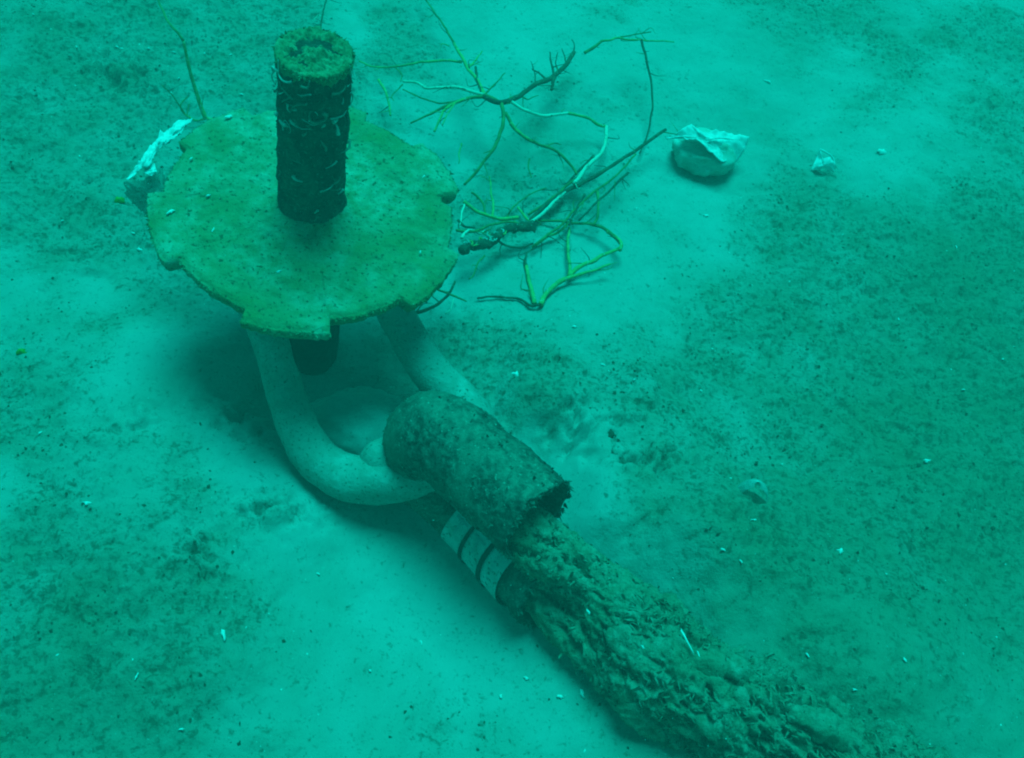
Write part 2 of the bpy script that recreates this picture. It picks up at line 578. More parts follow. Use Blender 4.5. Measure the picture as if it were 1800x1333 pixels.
def disc_mesh():
    nth, nr = 400, 100
    th = np.linspace(0, 2 * math.pi, nth, endpoint=False)
    deg = np.degrees(th)
    R = np.full(nth, RD * .915)
    for c, wd in ((-2.5, 15.5), (-70, 17), (60, 16), (122, 15), (178, 15), (-131, 16)):
        d = (deg - c + 180) % 360 - 180
        R = np.maximum(R, np.where(np.abs(d) < wd, RD * (1.015 if abs(c) < 5 else 1.0), 0))
    cx, cy = np.cos(th) * 9, np.sin(th) * 9
    R = R + .004 * fbm(cx, cy, 1.0, 3) + .004 * fbm(cx * 5, cy * 5, 3.0, 2)
    # bite out of the right rim
    d = (deg - 104 + 180) % 360 - 180
    R = R - .016 * np.exp(-(d / 3.0) ** 2)
    V = []
    rr = np.linspace(.0, 1, nr) ** .8
    xs = rr[:, None] * R[None] * np.sin(th)[None]
    ys = -rr[:, None] * R[None] * np.cos(th)[None]
    z = .009 * fbm(xs * 13, ys * 13, 1.0, 3) + .0055 * fbm(xs * 45, ys * 45, 2.0, 3) \
        + .010 * np.exp(-((rr[:, None] * R[None]) / .11) ** 2) + (.009 + .012 * fbm(xs * 12, ys * 12, 9.0, 2)) * np.exp(-((rr[:, None] * R[None] - .05) / .017) ** 2)
    z = z * (1 - .75 * sstep(.8, 1.0, rr))[:, None]
    z = z - .005 * sstep(.95, 1.0, rr)[:, None]
    for i in range(nr):
        for j in range(nth):
            V.append(dl(xs[i, j], ys[i, j], z[i, j]))
    for j in range(nth):                          # lower rim and underside
        V.append(dl(xs[-1, j] * .995, ys[-1, j] * .995, z[-1, j] - .017 - .004 * pn(np.array([cx[j] * 3]), np.array([cy[j] * 3]), 5.)[0]))
    for j in range(nth):
        V.append(dl(xs[-1, j] * .97, ys[-1, j] * .975, -.030))
    V.append(dl(0, 0, -.032))
    F = []
    for i in range(nr + 1):
        for j in range(nth):
            k = (j + 1) % nth
            F.append((i * nth + j, i * nth + k, (i + 1) * nth + k, (i + 1) * nth + j))
    last = (nr + 1) * nth
    for j in range(nth):
        F.append((last + j, last + (j + 1) % nth, last + nth))
    return V, F, R, th


dv, dfc, DR, DTH = disc_mesh()
disc = mk('plate', dv, dfc, MAT['disc'], anchor)
disc['label'] = 'six-toothed round plate with ragged edges under green algae'


def axial(zs, rs, sides, disp=None, name='post', m=None, parent=None, lean=0):
    th = np.linspace(0, 2 * math.pi, sides, endpoint=False)
    V, F = [], []
    for z, r in zip(zs, rs):
        x = np.cos(th); y = np.sin(th)
        rr = np.full(sides, r)
        if disp is not None:
            rr = rr + disp(x * r, y * r, np.full(sides, z))
        for j in range(sides):
            V.append(dl(x[j] * rr[j], y[j] * rr[j], z))
    n = len(zs)
    for i in range(n - 1):
        for j in range(sides):
            k = (j + 1) % sides
            F.append((i * sides + j, i * sides + k, (i + 1) * sides + k, (i + 1) * sides + j))
    F.append(tuple(range((n - 1) * sides, n * sides)))
    F.append(tuple(reversed(range(sides))))
    return mk(name, V, F, m, parent)


RP = .0535
pz = np.concatenate([np.linspace(-.02, LEN - .012, 90)])
pr = RP + .006 * np.exp(-(pz / .02) ** 2)
post = axial(pz, pr, 96, lambda x, y, z: .006 * fbm(x * 26, y * 26, z * 26, 3) + .002 * fbm(x * 120, y * 120, z * 120, 2),
             'post', MAT['post'], anchor)
# rough cap: rim ring, dished middle with a silt heap
nth, nr = 180, 34
V, F = [], []
for i in range(nr):
    r = RP * 1.03 * (i / (nr - 1))
    for j in range(nth):
        a = 2 * math.pi * j / nth
        x, y = r * math.cos(a), r * math.sin(a)
        rim = math.exp(-((r - .050) / .010) ** 2) * .005
        heap = .012 * math.exp(-(((x - .008) / .022) ** 2 + ((y + .004) / .016) ** 2))
        dip = -.011 * math.exp(-(((x - .004) / .026) ** 2 + ((y - .022) / .012) ** 2)) - .007 * math.exp(-(((x + .018) / .012) ** 2 + ((y + .008) / .012) ** 2))
        V.append([x, y, LEN - .010 + rim + heap + dip])
V = np.array(V)
V[:, 2] += .010 * fbm(V[:, 0] * 60, V[:, 1] * 60, 1.0, 3) + .006 * fbm(V[:, 0] * 170, V[:, 1] * 170, 4.0, 2)
edge = np.arange((nr - 1) * nth, nr * nth)
ring = V[edge].copy()
ea = np.linspace(0, 2 * math.pi, nth, endpoint=False)
ring[:, 2] -= .006 + .016 * np.clip(.45 + 1.2 * fbm(np.cos(ea) * 3.2, np.sin(ea) * 3.2, 2.0, 3, .5), 0, 1.4)
ring[:, :2] *= 1.015
V = np.vstack([V, ring])
for i in range(nr):
    for j in range(nth):
        k = (j + 1) % nth
        F.append((i * nth + j, i * nth + k, (i + 1) * nth + k, (i + 1) * nth + j))
cap = mk('cap', [dl(*p) for p in V], F, MAT['cap'], anchor)
cap['label'] = 'ragged green crust capping the post with a dished middle'
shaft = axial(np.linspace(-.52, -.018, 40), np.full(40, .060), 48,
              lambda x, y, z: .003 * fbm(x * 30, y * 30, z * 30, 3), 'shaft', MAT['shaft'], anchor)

# chalky worm tubes on the post
rg = random.Random(5)


def post_pt(a, z, out=0.002):
    r = RP + .002 + out
    return dl(r * math.sin(a), -r * math.cos(a), z)


fixed = [(.05, .255, 'hook'), (-.75, .25, 'l'), (-.62, .165, 'l2'), (.45, .14, 's'), (-.15, .11, 's'), (.62, .09, 'l'), (.95, .29, 'l'),
         (1.05, .24, 'l'), (1.1, .32, 'l2'), (-.9, .32, 'l'), (0.0, .31, 's'), (-.55, .2, 'hook'), (.9, .16, 'l'), (.3, .2, 's'), (-.3, .28, 's')]
fixed += [(rg.uniform(-1.3, 1.3), rg.choice((rg.uniform(.04, LEN - .03), rg.uniform(LEN - .12, LEN - .03))), rg.choice('lsddd')) for _ in range(34)]
for a0, z0, kd in fixed:
    pts = []
    a, z = a0, z0
    dr = rg.uniform(0, 6.28)
    nn = {'hook': 12, 'l': 7, 'l2': 9, 's': 5, 'd': 3}[kd]
    if kd == 'l2':
        dr = -1.0
    cur = {'hook': .27, 'l': rg.uniform(-.12, .12), 'l2': .16, 's': rg.uniform(-.3, .3), 'd': 0.0}[kd]
    st = rg.uniform(.0038, .0058)
    for k in range(nn):
        pts.append(np3(post_pt(a, z, .0035 + .003 * math.sin(k * .6))))
        a += math.cos(dr) * st / RP; z += math.sin(dr) * st
        dr += cur + rg.uniform(-.45, .45)
        z = min(max(z, .03), LEN - .02)
    C = spline(pts, nn * 2)
    vv, ff = tube(C, np.linspace(.0008, .0023, len(C)) * rg.choice((.45, .6, .8, 1.0, 1.5)), 6)
    mk('worm_tube', vv, ff, MAT['worm' if rg.random() < .55 else 'worm_dull'], post)


def fringe(name, pts, count, m, parent, length, seed, width=.0022):
    """short ragged tufts; pts = list of (pos, outward dir)"""
    rr = np.random.default_rng(seed)
    V, F = [], []
    for _ in range(count):
        p, d = pts[rr.integers(len(pts))]
        p = np.asarray(p); d = np.asarray(d)
        d = d + rr.normal(0, .55, 3); d /= np.linalg.norm(d)
        s = np.cross(d, rr.normal(size=3)); s /= np.linalg.norm(s) + 1e-9
        L = length * rr.uniform(.3, 1.0); wv = width * rr.uniform(.5, 1.3)
        p = p - d * L * .25
        bend = rr.normal(0, .35, 3) * L
        bend[2] -= .25 * L
        o = len(V)
        V += [p - s * wv, p + s * wv, p + d * L * .55 + bend * .35 + s * wv * .8, p + d * L * .55 + bend * .35 - s * wv * .8, p + d * L + bend]
        F += [(o, o + 1, o + 2, o + 3), (o + 3, o + 2, o + 4)]
    ob = mk(name, V, F, m, parent)
    ob['kind'] = 'stuff'
    return ob


fp = []
for j in range(0, 400):
    x, y = DR[j] * math.sin(DTH[j]), -DR[j] * math.cos(DTH[j])
    out = (e1 * math.sin(DTH[j]) - e2 * math.cos(DTH[j]))
    fp.append((np3(dl(x, y, -.006)), np3(out - AX * .3)))
fringe('algae_fringe', fp, 1400, MAT['disc'], anchor, .0055, 31, .0018)
fp = []
for j in range(96):
    a = 2 * math.pi * j / 96
    x, y = RP * 1.02 * math.cos(a), RP * 1.02 * math.sin(a)
    fp.append((np3(dl(x, y, LEN - .008)), np3(e1 * math.cos(a) + e2 * math.sin(a) + AX * .5)))
fringe('cap_fringe', fp, 500, MAT['cap'], anchor, .0065, 32, .0018)
fp = []
for _ in range(500):
    a = random.uniform(0, 6.28); z = random.uniform(.02, LEN - .02)
    fp.append((np3(dl(RP * math.cos(a), RP * math.sin(a), z)), np3(e1 * math.cos(a) + e2 * math.sin(a))))
fringe('post_fuzz', fp, 420, MAT['post'], anchor, .0045, 33)

# ------------------------------------------------------------------ shackle
sh_px = [(412, 455, .27), (442, 520, .235), (474, 600, .18), (496, 670, .125), (521, 745, .075), (562, 812, .05), (635, 845, .055),
         (715, 838, .085), (775, 820, .115), (822, 788, .115), (834, 744, .115), (802, 702, .115), (752, 648, .13),
         (708, 575, .165), (668, 500, .22), (640, 445, .255)]
sh_pts = [np3(onz(a, b, z)) for a, b, z in sh_px]
shackle = empty('shackle', (sh_pts[6][0], sh_pts[6][1], gz1(sh_pts[6][0], sh_pts[6][1])))
tag(shackle, 'thick silt-coated bow shackle reaching from under the plate to the seabed', 'shackle')
C = spline(sh_pts, 150)
sl = np.linspace(0, 1, 150)
Rr = .0300 + .0065 * sstep(.12, .36, sl) - .005 * sstep(.7, .95, sl) + .004 * np.exp(-((sl - .44) / .08) ** 2)
vv, ff = tube(C, Rr, 40, lambda P, R: .0035 * fbm(P[..., 0] * 22, P[..., 1] * 22, P[..., 2] * 22, 3) + .0012 * fbm(P[..., 0] * 110, P[..., 1] * 110, P[..., 2] * 110, 2))
mk('bow', vv, ff, MAT['shackle'], shackle)
C = spline([sh_pts[0] + np.array([-.06, 0, 0]), (sh_pts[0] + sh_pts[-1]) / 2, sh_pts[-1] + np.array([.06, 0, 0])], 20)
vv, ff = tube(C, .03, 24)
mk('pin', vv, ff, MAT['shaft'], shackle)
# silt heaped in the bend of the shackle, against the hose
hc = np3(onz(690, 788, .125))
th = np.linspace(0, 2 * math.pi, 40, endpoint=False)
V, F = [], []
for i in range(16):
    ph = (i / 15) * math.pi * .5
    for t in th:
        V.append([hc[0] + .058 * math.cos(ph) * math.cos(t), hc[1] + .046 * math.cos(ph) * math.sin(t), hc[2] - .06 + .06 * math.sin(ph)])
V = np.array(V)
V += (.006 * fbm(V[:, 0] * 30, V[:, 1] * 30, V[:, 2] * 30, 3))[:, None] * np.array([1, 1, 1.0])
for i in range(15):
    for j in range(40):
        k = (j + 1) % 40
        F.append((i * 40 + j, i * 40 + k, (i + 1) * 40 + k, (i + 1) * 40 + j))
mk('silt_crust', V, F, MAT['shackle'], shackle)

# ------------------------------------------------------------------ hose round the shackle bow
ho_px = [(945, 913, .188), (905, 878, .184), (860, 838, .179), (818, 800, .175), (782, 772, .170), (757, 768, .150), (750, 790, .108), (765, 830, .06),
         (808, 874, .030), (860, 927, .025), (914, 988, .036), (966, 1046, .054)]
ho_pts = [np3(onz(a, b, z)) for a, b, z in ho_px]
hose = empty('rope_hose', (ho_pts[9][0], ho_pts[9][1], gz1(ho_pts[9][0], ho_pts[9][1])))
tag(hose, 'crusted black hose bent double around the shackle bow with white labels on its lower run', 'hose')
NH = 170
HC = spline(ho_pts, NH)
hs = np.linspace(0, 1, NH)
HR = .073 - .009 * sstep(.45, .72, hs)
HT, HN, HB = frames(HC)


def hose_mesh():
    sides = 72
    rings = []                                     # (index, radius factor, along offset)
    inn = 22
    seq = [(i, .86) for i in range(inn, -1, -1)] + [(0, .93)] + [(i, 1.0) for i in range(NH)] + [(NH - 1, .93)] + [(i, .86) for i in range(NH - 1, NH - 1 - inn, -1)]
    th = np.linspace(0, 2 * math.pi, sides, endpoint=False)
    V = []
    for i, k in seq:
        nr_ = np.cos(th)[:, None] * HN[i] + np.sin(th)[:, None] * HB[i]
        P = HC[i] + nr_ * (HR[i] * k)
        d = .006 * fbm(P[:, 0] * 24, P[:, 1] * 24, P[:, 2] * 24, 3) + .003 * fbm(P[:, 0] * 90, P[:, 1] * 90, P[:, 2] * 90, 2)
        if k < 1:
            d = d * .5
        P = P + nr_ * d[:, None]
        endw = math.exp(-(i / 5.0) ** 2) if i < 40 else math.exp(-((NH - 1 - i) / 5.0) ** 2)
        sg = -1 if i < 40 else 1
        jag = .012 * fbm(np.cos(th) * 2.5 + (i > 40) * 7, np.sin(th) * 2.5, 3.0, 4)
        P = P + HT[i] * (sg * endw * jag)[:, None]
        V.append(P)
    V = np.vstack(V)
    F = []
    for i in range(len(seq) - 1):
        for j in range(sides):
            k = (j + 1) % sides
            F.append((i * sides + j, (i + 1) * sides + j, (i + 1) * sides + k, i * sides + k))
    return V, F


vv, ff = hose_mesh()
tube_part = mk('tube', vv, ff, MAT['hose'], hose)
fp = []
for _ in range(1500):
    i = random.randrange(0, NH); a = random.uniform(0, 6.28)
    nrm = math.cos(a) * HN[i] + math.sin(a) * HB[i]
    if i < 95 and nrm[2] > -.3 or random.random() < .15:
        fp.append((HC[i] + nrm * HR[i] * 1.0, nrm))
fringe('hose_fuzz', fp, 1100, MAT['hose'], hose, .006, 41, .002)
fp = []
for _ in range(300):
    a = random.uniform(0, 6.28)
    nrm = math.cos(a) * HN[0] + math.sin(a) * HB[0]
    fp.append((HC[0] + nrm * HR[0] * .97, -HT[0] + nrm * .3))
    nrm = math.cos(a) * HN[-1] + math.sin(a) * HB[-1]
    fp.append((HC[-1] + nrm * HR[-1] * .97, HT[-1] + nrm * .3))
fringe('mouth_fringe', fp, 420, MAT['hose'], hose, .012, 42, .003)


def hose_patch(name, s0, s1, a0, a1, off, m, parent, ns=14, na=18):
    """curved patch on the hose between path fractions and angles measured from the viewer-left side"""
    V, F = [], []
    for i in range(ns + 1):
        s = s0 + (s1 - s0) * i / ns
        k = s * (NH - 1); i0 = min(int(k), NH - 2); t = k - i0
        c = HC[i0] * (1 - t) + HC[i0 + 1] * t
        Tn = HT[i0] * (1 - t) + HT[i0 + 1] * t; Tn /= np.linalg.norm(Tn)
        left = np.cross(np.array([0, 0, 1.0]), Tn); left /= np.linalg.norm(left)
        if left @ np3(_r) > 0:
            left = -left
        up = np.cross(Tn, left); up /= np.linalg.norm(up)
        if up[2] < 0:
            up = -up
        r = HR[i0] + off
        for j in range(na + 1):
            a = a0 + (a1 - a0) * j / na
            V.append(c + (left * math.cos(a) + up * math.sin(a)) * r)
    n = na + 1
    b = len(V)
    V2 = []
    for p in V:
        V2.append(p)
    for i in range(ns):
        for j in range(na):
            F.append((i * n + j, i * n + j + 1, (i + 1) * n + j + 1, (i + 1) * n + j))
    return mk(name, V2, F, m, parent)


# lower run: labels wrapped round it, black bands between
def sfrac(px, py):
    best = min(range(NH // 2, NH), key=lambda i: (project(HC[i])[0] - px) ** 2 + (project(HC[i])[1] - py) ** 2)
    return best / (NH - 1)


def project(p):
    d = Vector(p) - CAM
    z = d.dot(_f)
    return (W0 / 2 + FPX * d.dot(_r) / z, H0 / 2 - FPX * d.dot(_u) / z)


ls = [.672, .752, .763, .838, .849, .918]
A0, A1 = math.radians(-55), math.radians(85)
for k in range(3):
    lb = hose_patch('label', ls[2 * k], ls[2 * k + 1], A0, A1, .0065, MAT['label'], hose)
    lb['label'] = 'pale printed label wrapped round the lower run of the hose'
    s0, s1 = ls[2 * k], ls[2 * k + 1]
    d = s1 - s0
    if k < 2:      # a line along and a short stroke across, like the faint print in the photograph
        hose_patch('print_line', s0 + d * .18, s0 + d * .8, math.radians(44), math.radians(47), .0075, MAT['ink'], lb, 6, 2)
        hose_patch('print_line', s0 + d * .46, s0 + d * .53, math.radians(22), math.radians(44), .0075, MAT['ink'], lb, 2, 6)
    else:
        for q in range(7):
            a = math.radians(12 + q * 7)
            hose_patch('print_dot', s0 + d * .36, s0 + d * (.41 if q % 2 else .46), a, a + math.radians(2.6), .0075, MAT['ink'], lb, 1, 2)
        hose_patch('print_line', s0 + d * .5, s0 + d * .86, math.radians(58), math.radians(61), .0075, MAT['ink'], lb, 4, 1)
for a, b in ((.752, .763), (.838, .849)):
    hose_patch('band', a - .002, b + .002, math.radians(-70), math.radians(100), .0095, MAT['band'], hose, 4)

# ------------------------------------------------------------------ rope and its growth
def matted(amp, lum=.55):
    def f(P, R):
        x, y, z = P[..., 0], P[..., 1], P[..., 2]
        # stretched along the rope's run (down-right)
        t = np3(RD_DIR)
        al = x * t[0] + y * t[1] + z * t[2]
        q = .62
        x2, y2, z2 = x - t[0] * al * q, y - t[1] * al * q, z - t[2] * al * q
        rid = 1 - np.abs(fbm(x2 * 26, y2 * 26, z2 * 26, 3)) * 2.6
        big = fbm(x * 11, y * 11, z * 11, 2)
        fi = fbm(x2 * 75, y2 * 75, z2 * 75, 2)
        rid2 = 1 - np.abs(fbm(x2 * 60 + 5, y2 * 60, z2 * 60, 3)) * 2.8
        hol = sstep(.22, .5, fbm(x2 * 34 + 3, y2 * 34, z2 * 34, 2))
        vb = fbm(x * 5.5 + 2, y * 5.5, z * 5.5, 2)
        return amp * (lum * .7 * rid + .9 * big + 1.3 * vb + .45 * fi + .65 * rid2 - 2.1 * hol)
    return f


RD_DIR = (Vector(onz(1420, 1330, .08)) - Vector(onz(1010, 1010, .12))).normalized()
rope = empty('mooring_rope', (*onz(1150, 1150, 0).xy, 0))
rope.location.z = gz1(rope.location.x, rope.location.y)
tag(rope, 'shaggy algae-covered rope running from the hose mouth to the lower right', 'rope')


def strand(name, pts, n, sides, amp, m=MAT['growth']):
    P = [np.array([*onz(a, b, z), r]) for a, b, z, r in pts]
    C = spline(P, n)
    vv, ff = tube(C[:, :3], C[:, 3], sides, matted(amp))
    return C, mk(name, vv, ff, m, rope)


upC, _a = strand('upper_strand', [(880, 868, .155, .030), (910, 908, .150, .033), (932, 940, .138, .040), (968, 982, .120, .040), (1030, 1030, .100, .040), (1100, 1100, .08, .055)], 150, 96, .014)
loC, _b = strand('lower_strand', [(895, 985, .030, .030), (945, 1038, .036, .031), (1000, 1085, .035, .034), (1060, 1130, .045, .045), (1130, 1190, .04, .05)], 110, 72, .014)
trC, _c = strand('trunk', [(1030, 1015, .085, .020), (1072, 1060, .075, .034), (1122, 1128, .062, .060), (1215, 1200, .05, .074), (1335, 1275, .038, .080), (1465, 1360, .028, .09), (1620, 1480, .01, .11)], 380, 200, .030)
# loose hanks of matted weed and yarn lying along the rope
_T, _N, _B = frames(trC[:, :3])
hk = random.Random(77)
for q in range(22):
    i0 = int(hk.uniform(.02, .72) * len(trC)); ln = int(hk.uniform(.10, .24) * len(trC))
    a0 = math.radians(hk.uniform(-100, 100)); da = hk.uniform(-.9, .9)
    r0 = hk.uniform(.007, .018)
    pts = []
    for k in range(7):
        i = min(i0 + ln * k // 6, len(trC) - 1)
        a = a0 + da * k / 6
        nn_ = math.cos(a) * _N[i] + math.sin(a) * _B[i]
        pts.append(np.array([*(trC[i, :3] + nn_ * (trC[i, 3] * hk.uniform(.95, 1.12) + .006)), r0 * (.25 + .9 * math.sin(math.pi * (k + .5) / 7))]))
    Ck = spline(pts, 60)
    vv, ff = tube(Ck[:, :3], Ck[:, 3], 20, matted(.011))
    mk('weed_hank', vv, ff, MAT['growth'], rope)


def tufts(name, C, count, length, width, seed, amp, skip=0.0, m='growth'):
    rr = np.random.default_rng(seed)
    T, N, B = frames(C[:, :3])
    i = np.minimum((len(C) * (skip + (1 - skip) * rr.uniform(size=count))).astype(int), len(C) - 1)
    a = rr.uniform(0, 2 * math.pi, count)
    nr_ = np.cos(a)[:, None] * N[i] + np.sin(a)[:, None] * B[i]
    k = nr_[:, 2] > -.6
    i, nr_ = i[k], nr_[k]
    c = len(i)
    P = C[i, :3] + nr_ * C[i, 3][:, None]
    P = P + nr_ * matted(amp)(P, None)[:, None]
    d = T[i] * rr.normal(.35, .8, (c, 1)) + rr.normal(0, .5, (c, 3))
    d -= nr_ * (d * nr_).sum(1)[:, None] * .8
    d += nr_ * rr.uniform(0, .30, (c, 1))
    d[:, 2] -= .25
    d /= np.linalg.norm(d, axis=1)[:, None]
    s_ = np.cross(d, nr_); s_ /= np.linalg.norm(s_, axis=1)[:, None] + 1e-9
    L = length * rr.uniform(.35, 1.2, (c, 1)); wv = width * rr.uniform(.5, 1.5, (c, 1))
    p = P - nr_ * .003
    b1 = p + d * L * .4 + nr_ * L * rr.uniform(.05, .28, (c, 1))
    b2 = p + d * L * .8 + nr_ * L * rr.uniform(-.1, .15, (c, 1))
    tip = p + d * L + rr.normal(0, .12, (c, 3)) * L - nr_ * L * .12
    V = np.stack([p - s_ * wv, p + s_ * wv, b1 + s_ * wv * 1.1, b1 - s_ * wv * 1.1, b2 + s_ * wv * .8, b2 - s_ * wv * .8, tip], 1).reshape(-1, 3)
    F = []
    for o in range(0, c * 7, 7):
        F += [(o, o + 1, o + 2, o + 3), (o + 3, o + 2, o + 4, o + 5), (o + 5, o + 4, o + 6)]
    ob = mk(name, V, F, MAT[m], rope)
    ob['kind'] = 'stuff'
    ob['label'] = 'matted tufts of olive algae along the rope' if m == 'growth' else 'dark tufts painting crevice shade into the growth on the rope'
    return ob


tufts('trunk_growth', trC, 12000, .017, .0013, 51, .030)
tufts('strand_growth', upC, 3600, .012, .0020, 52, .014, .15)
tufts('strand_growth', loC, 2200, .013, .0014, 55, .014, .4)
tufts('shade_tufts', trC, 1800, .020, .0012, 53, .030, 0.0, 'crevice_shade')  # dark tufts added to imitate shadowed hollows in the growth
tufts('shade_tufts', upC, 350, .014, .0016, 54, .014, .2, 'crevice_shade')


# ------------------------------------------------------------------ twigs
def zx(pts):           # coordinates read off an enlargement of the photo's upper middle
    return [(600 + .45 * a, .45 * b) for a, b in pts]


def twig_thing(name, label, cat, hfun, pieces, root, group=None):
    """pieces: (points px, r0 mm, r1 mm, material, part name)"""
    rp = at(*root, 0)
    e = empty(name, (rp.x, rp.y, gz1(rp.x, rp.y)))
    tag(e, label, cat, group)
    for k, (pts, r0, r1, m, pname) in enumerate(pieces):
        W = [np3(at(a, b, hfun(a, b))) for a, b in pts]
        n = max(10, len(W) * 6)
        C = spline(W, n)
        C = C + np.stack([.004 * fbm(C[:, 0] * 25 + k, C[:, 1] * 25, q * 3.3, 2) for q in range(3)], 1) * (np.sin(np.linspace(0, math.pi, n)) ** .5)[:, None]
        R = np.linspace(r0, r1, n) * .00118
        R = R * (1 + .25 * fbm(np.linspace(0, n / 4, n), np.full(n, k * 3.1), 1.0, 2))
        vv, ff = tube(C, R, 7)
        mk(pname, vv, ff, MAT[m], e)
        tw = random.Random(int(pts[0][0] * 7 + pts[0][1] * 13))
        ln = float(np.linalg.norm(np.diff(C, axis=0), axis=1).sum())
        for q in range(int(ln / .07 + tw.random())):
            i = tw.randrange(1, n - 1)
            t = C[i + 1] - C[i]; t /= np.linalg.norm(t)
            d = np.array([tw.gauss(0, 1), tw.gauss(0, 1), tw.uniform(-.2, .5)]) + t * tw.uniform(.2, 1.4)
            d *= tw.uniform(.012, .05) / np.linalg.norm(d)
            bend = np.array([tw.gauss(0, .25), tw.gauss(0, .25), tw.gauss(0, .15)]) * np.linalg.norm(d)
            Ck = spline([C[i], C[i] + d * .5 + bend, C[i] + d], 7)
            vv, ff = tube(Ck, np.linspace(min(.0014, R[i] * .7), .0004, 7), 5)
            mk('twiglet', vv, ff, MAT[tw.choice((m, 'twig_g', 'twig_d'))], e)
    return e


def gaus(cx, cy, r, a, b=.006):
    return lambda x, y: b + a * math.exp(-((x - cx) ** 2 + (y - cy) ** 2) / (r * r))


twig_thing('dead_branch', 'leafless pale-tipped branch sprawling behind the plate, right of the post', 'branch', gaus(860, 175, 190, .12, .012), [
    (zx([(560, 375), (545, 340), (520, 300), (490, 260), (465, 215), (440, 170)]), 3.6, 3.2, 'twig_y', 'stem'),
    (zx([(440, 170), (400, 100), (365, 50), (330, 0), (300, -40)]), 2.6, 1.4, 'twig_g', 'twig'),
    (zx([(470, 243), (400, 237), (300, 245), (210, 262), (130, 262), (70, 240)]), 2.8, 1.6, 'twig_y', 'twig'),
    (zx([(560, 372), (490, 352), (430, 340), (340, 345), (290, 322), (240, 318)]), 3.6, 2.4, 'twig_w', 'twig'),
    (zx([(495, 265), (520, 240), (550, 200)]), 2.4, 1.4, 'twig_y', 'twig'),
    (zx([(560, 378), (510, 382), (450, 395), (390, 425), (330, 455), (270, 482)]), 3.6, 1.6, 'twig_g', 'twig'),
    (zx([(500, 384), (460, 398), (415, 420), (385, 465), (363, 515)]), 3.2, 2.0, 'twig_y', 'twig'),
    (zx([(555, 376), (620, 402), (690, 378), (760, 330), (830, 300), (880, 250), (908, 205)]), 5.0, 4.6, 'twig_d', 'stem'),
    (zx([(560, 374), (590, 386), (630, 402), (690, 376)]), 4.4, 3.6, 'twig_g', 'stem'),
    (zx([(830, 300), (822, 250), (815, 205)]), 2.6, 1.5, 'twig_d', 'twig'),
    (zx([(832, 298), (826, 330), (820, 352)]), 4.5, 2.5, 'twig_d', 'twig'),
    (zx([(800, 312), (770, 285), (745, 270)]), 2.4, 1.3, 'twig_d', 'twig'),
    (zx([(625, 402), (635, 470), (610, 550), (560, 630), (480, 722)]), 4.0, 2.4, 'twig_g', 'twig'),
    (zx([(640, 440), (690, 515), (760, 560), (840, 590), (900, 650), (920, 682)]), 3.2, 2.6, 'twig_g', 'twig'),
    (zx([(660, 480), (690, 516), (730, 545)]), 3.8, 3.2, 'twig_y', 'bark_strip'),
    (zx([(665, 398), (720, 432), (780, 452), (830, 450), (885, 442)]), 3.4, 2.8, 'twig_w', 'twig'),
    (zx([(885, 442), (960, 460), (1000, 485), (1035, 495)]), 2.8, 3.0, 'twig_y', 'twig'),
    (zx([(1035, 495), (1032, 545), (1020, 592), (990, 625), (960, 650), (935, 685), (908, 718)]), 3.8, 4.2, 'twig_w', 'twig'),
    (zx([(525, 262), (530, 310), (548, 362)]), 2.6, 2.6, 'twig_d', 'twig'),
    (zx([(560, 372), (600, 330), (640, 285)]), 1.8, 1.0, 'twig_g', 'twig'),
    (zx([(240, 350), (300, 375), (380, 402), (450, 396)]), 1.2, 1.8, 'twig_g', 'twig'),
    (zx([(145, 312), (165, 345), (185, 390), (192, 452)]), 2.8, 2.0, 'twig_y', 'twig'),
    (zx([(240, 330), (220, 350), (200, 375), (205, 395)]), 1.4, .9, 'twig_g', 'twig'),
    (zx([(210, 262), (235, 290), (232, 320)]), 1.6, 1.0, 'twig_g', 'twig'),
    (zx([(880, 250), (870, 215), (862, 190)]), 1.8, 1.0, 'twig_d', 'twig'),
    (zx([(850, 285), (838, 245), (846, 205)]), 1.6, .9, 'twig_d', 'twig'),
    (zx([(760, 330), (755, 290), (740, 240)]), 1.5, .8, 'twig_d', 'twig'),
    (zx([(905, 210), (912, 180), (900, 155)]), 1.8, 1.0, 'twig_d', 'twig'),
    (zx([(700, 372), (730, 385), (770, 372)]), 1.5, .8, 'twig_g', 'twig'),
    (zx([(450, 396), (420, 440), (395, 490)]), 1.8, 1.0, 'twig_y', 'twig'),
    (zx([(420, 180), (400, 172), (385, 175)]), 1.5, .9, 'twig_y', 'twig'),
    (zx([(605, 560), (580, 590), (555, 600)]), 1.5, .8, 'twig_g', 'twig'),
    (zx([(800, 575), (830, 560), (860, 565)]), 1.5, .8, 'twig_g', 'twig'),
    (zx([(735, 620), (732, 655), (742, 695)]), 1.8, 1.2, 'twig_g', 'twig'),
    (zx([(470, 560), (462, 600), (458, 640)]), 1.6, 1.0, 'twig_y', 'twig'),
], (860, 175))
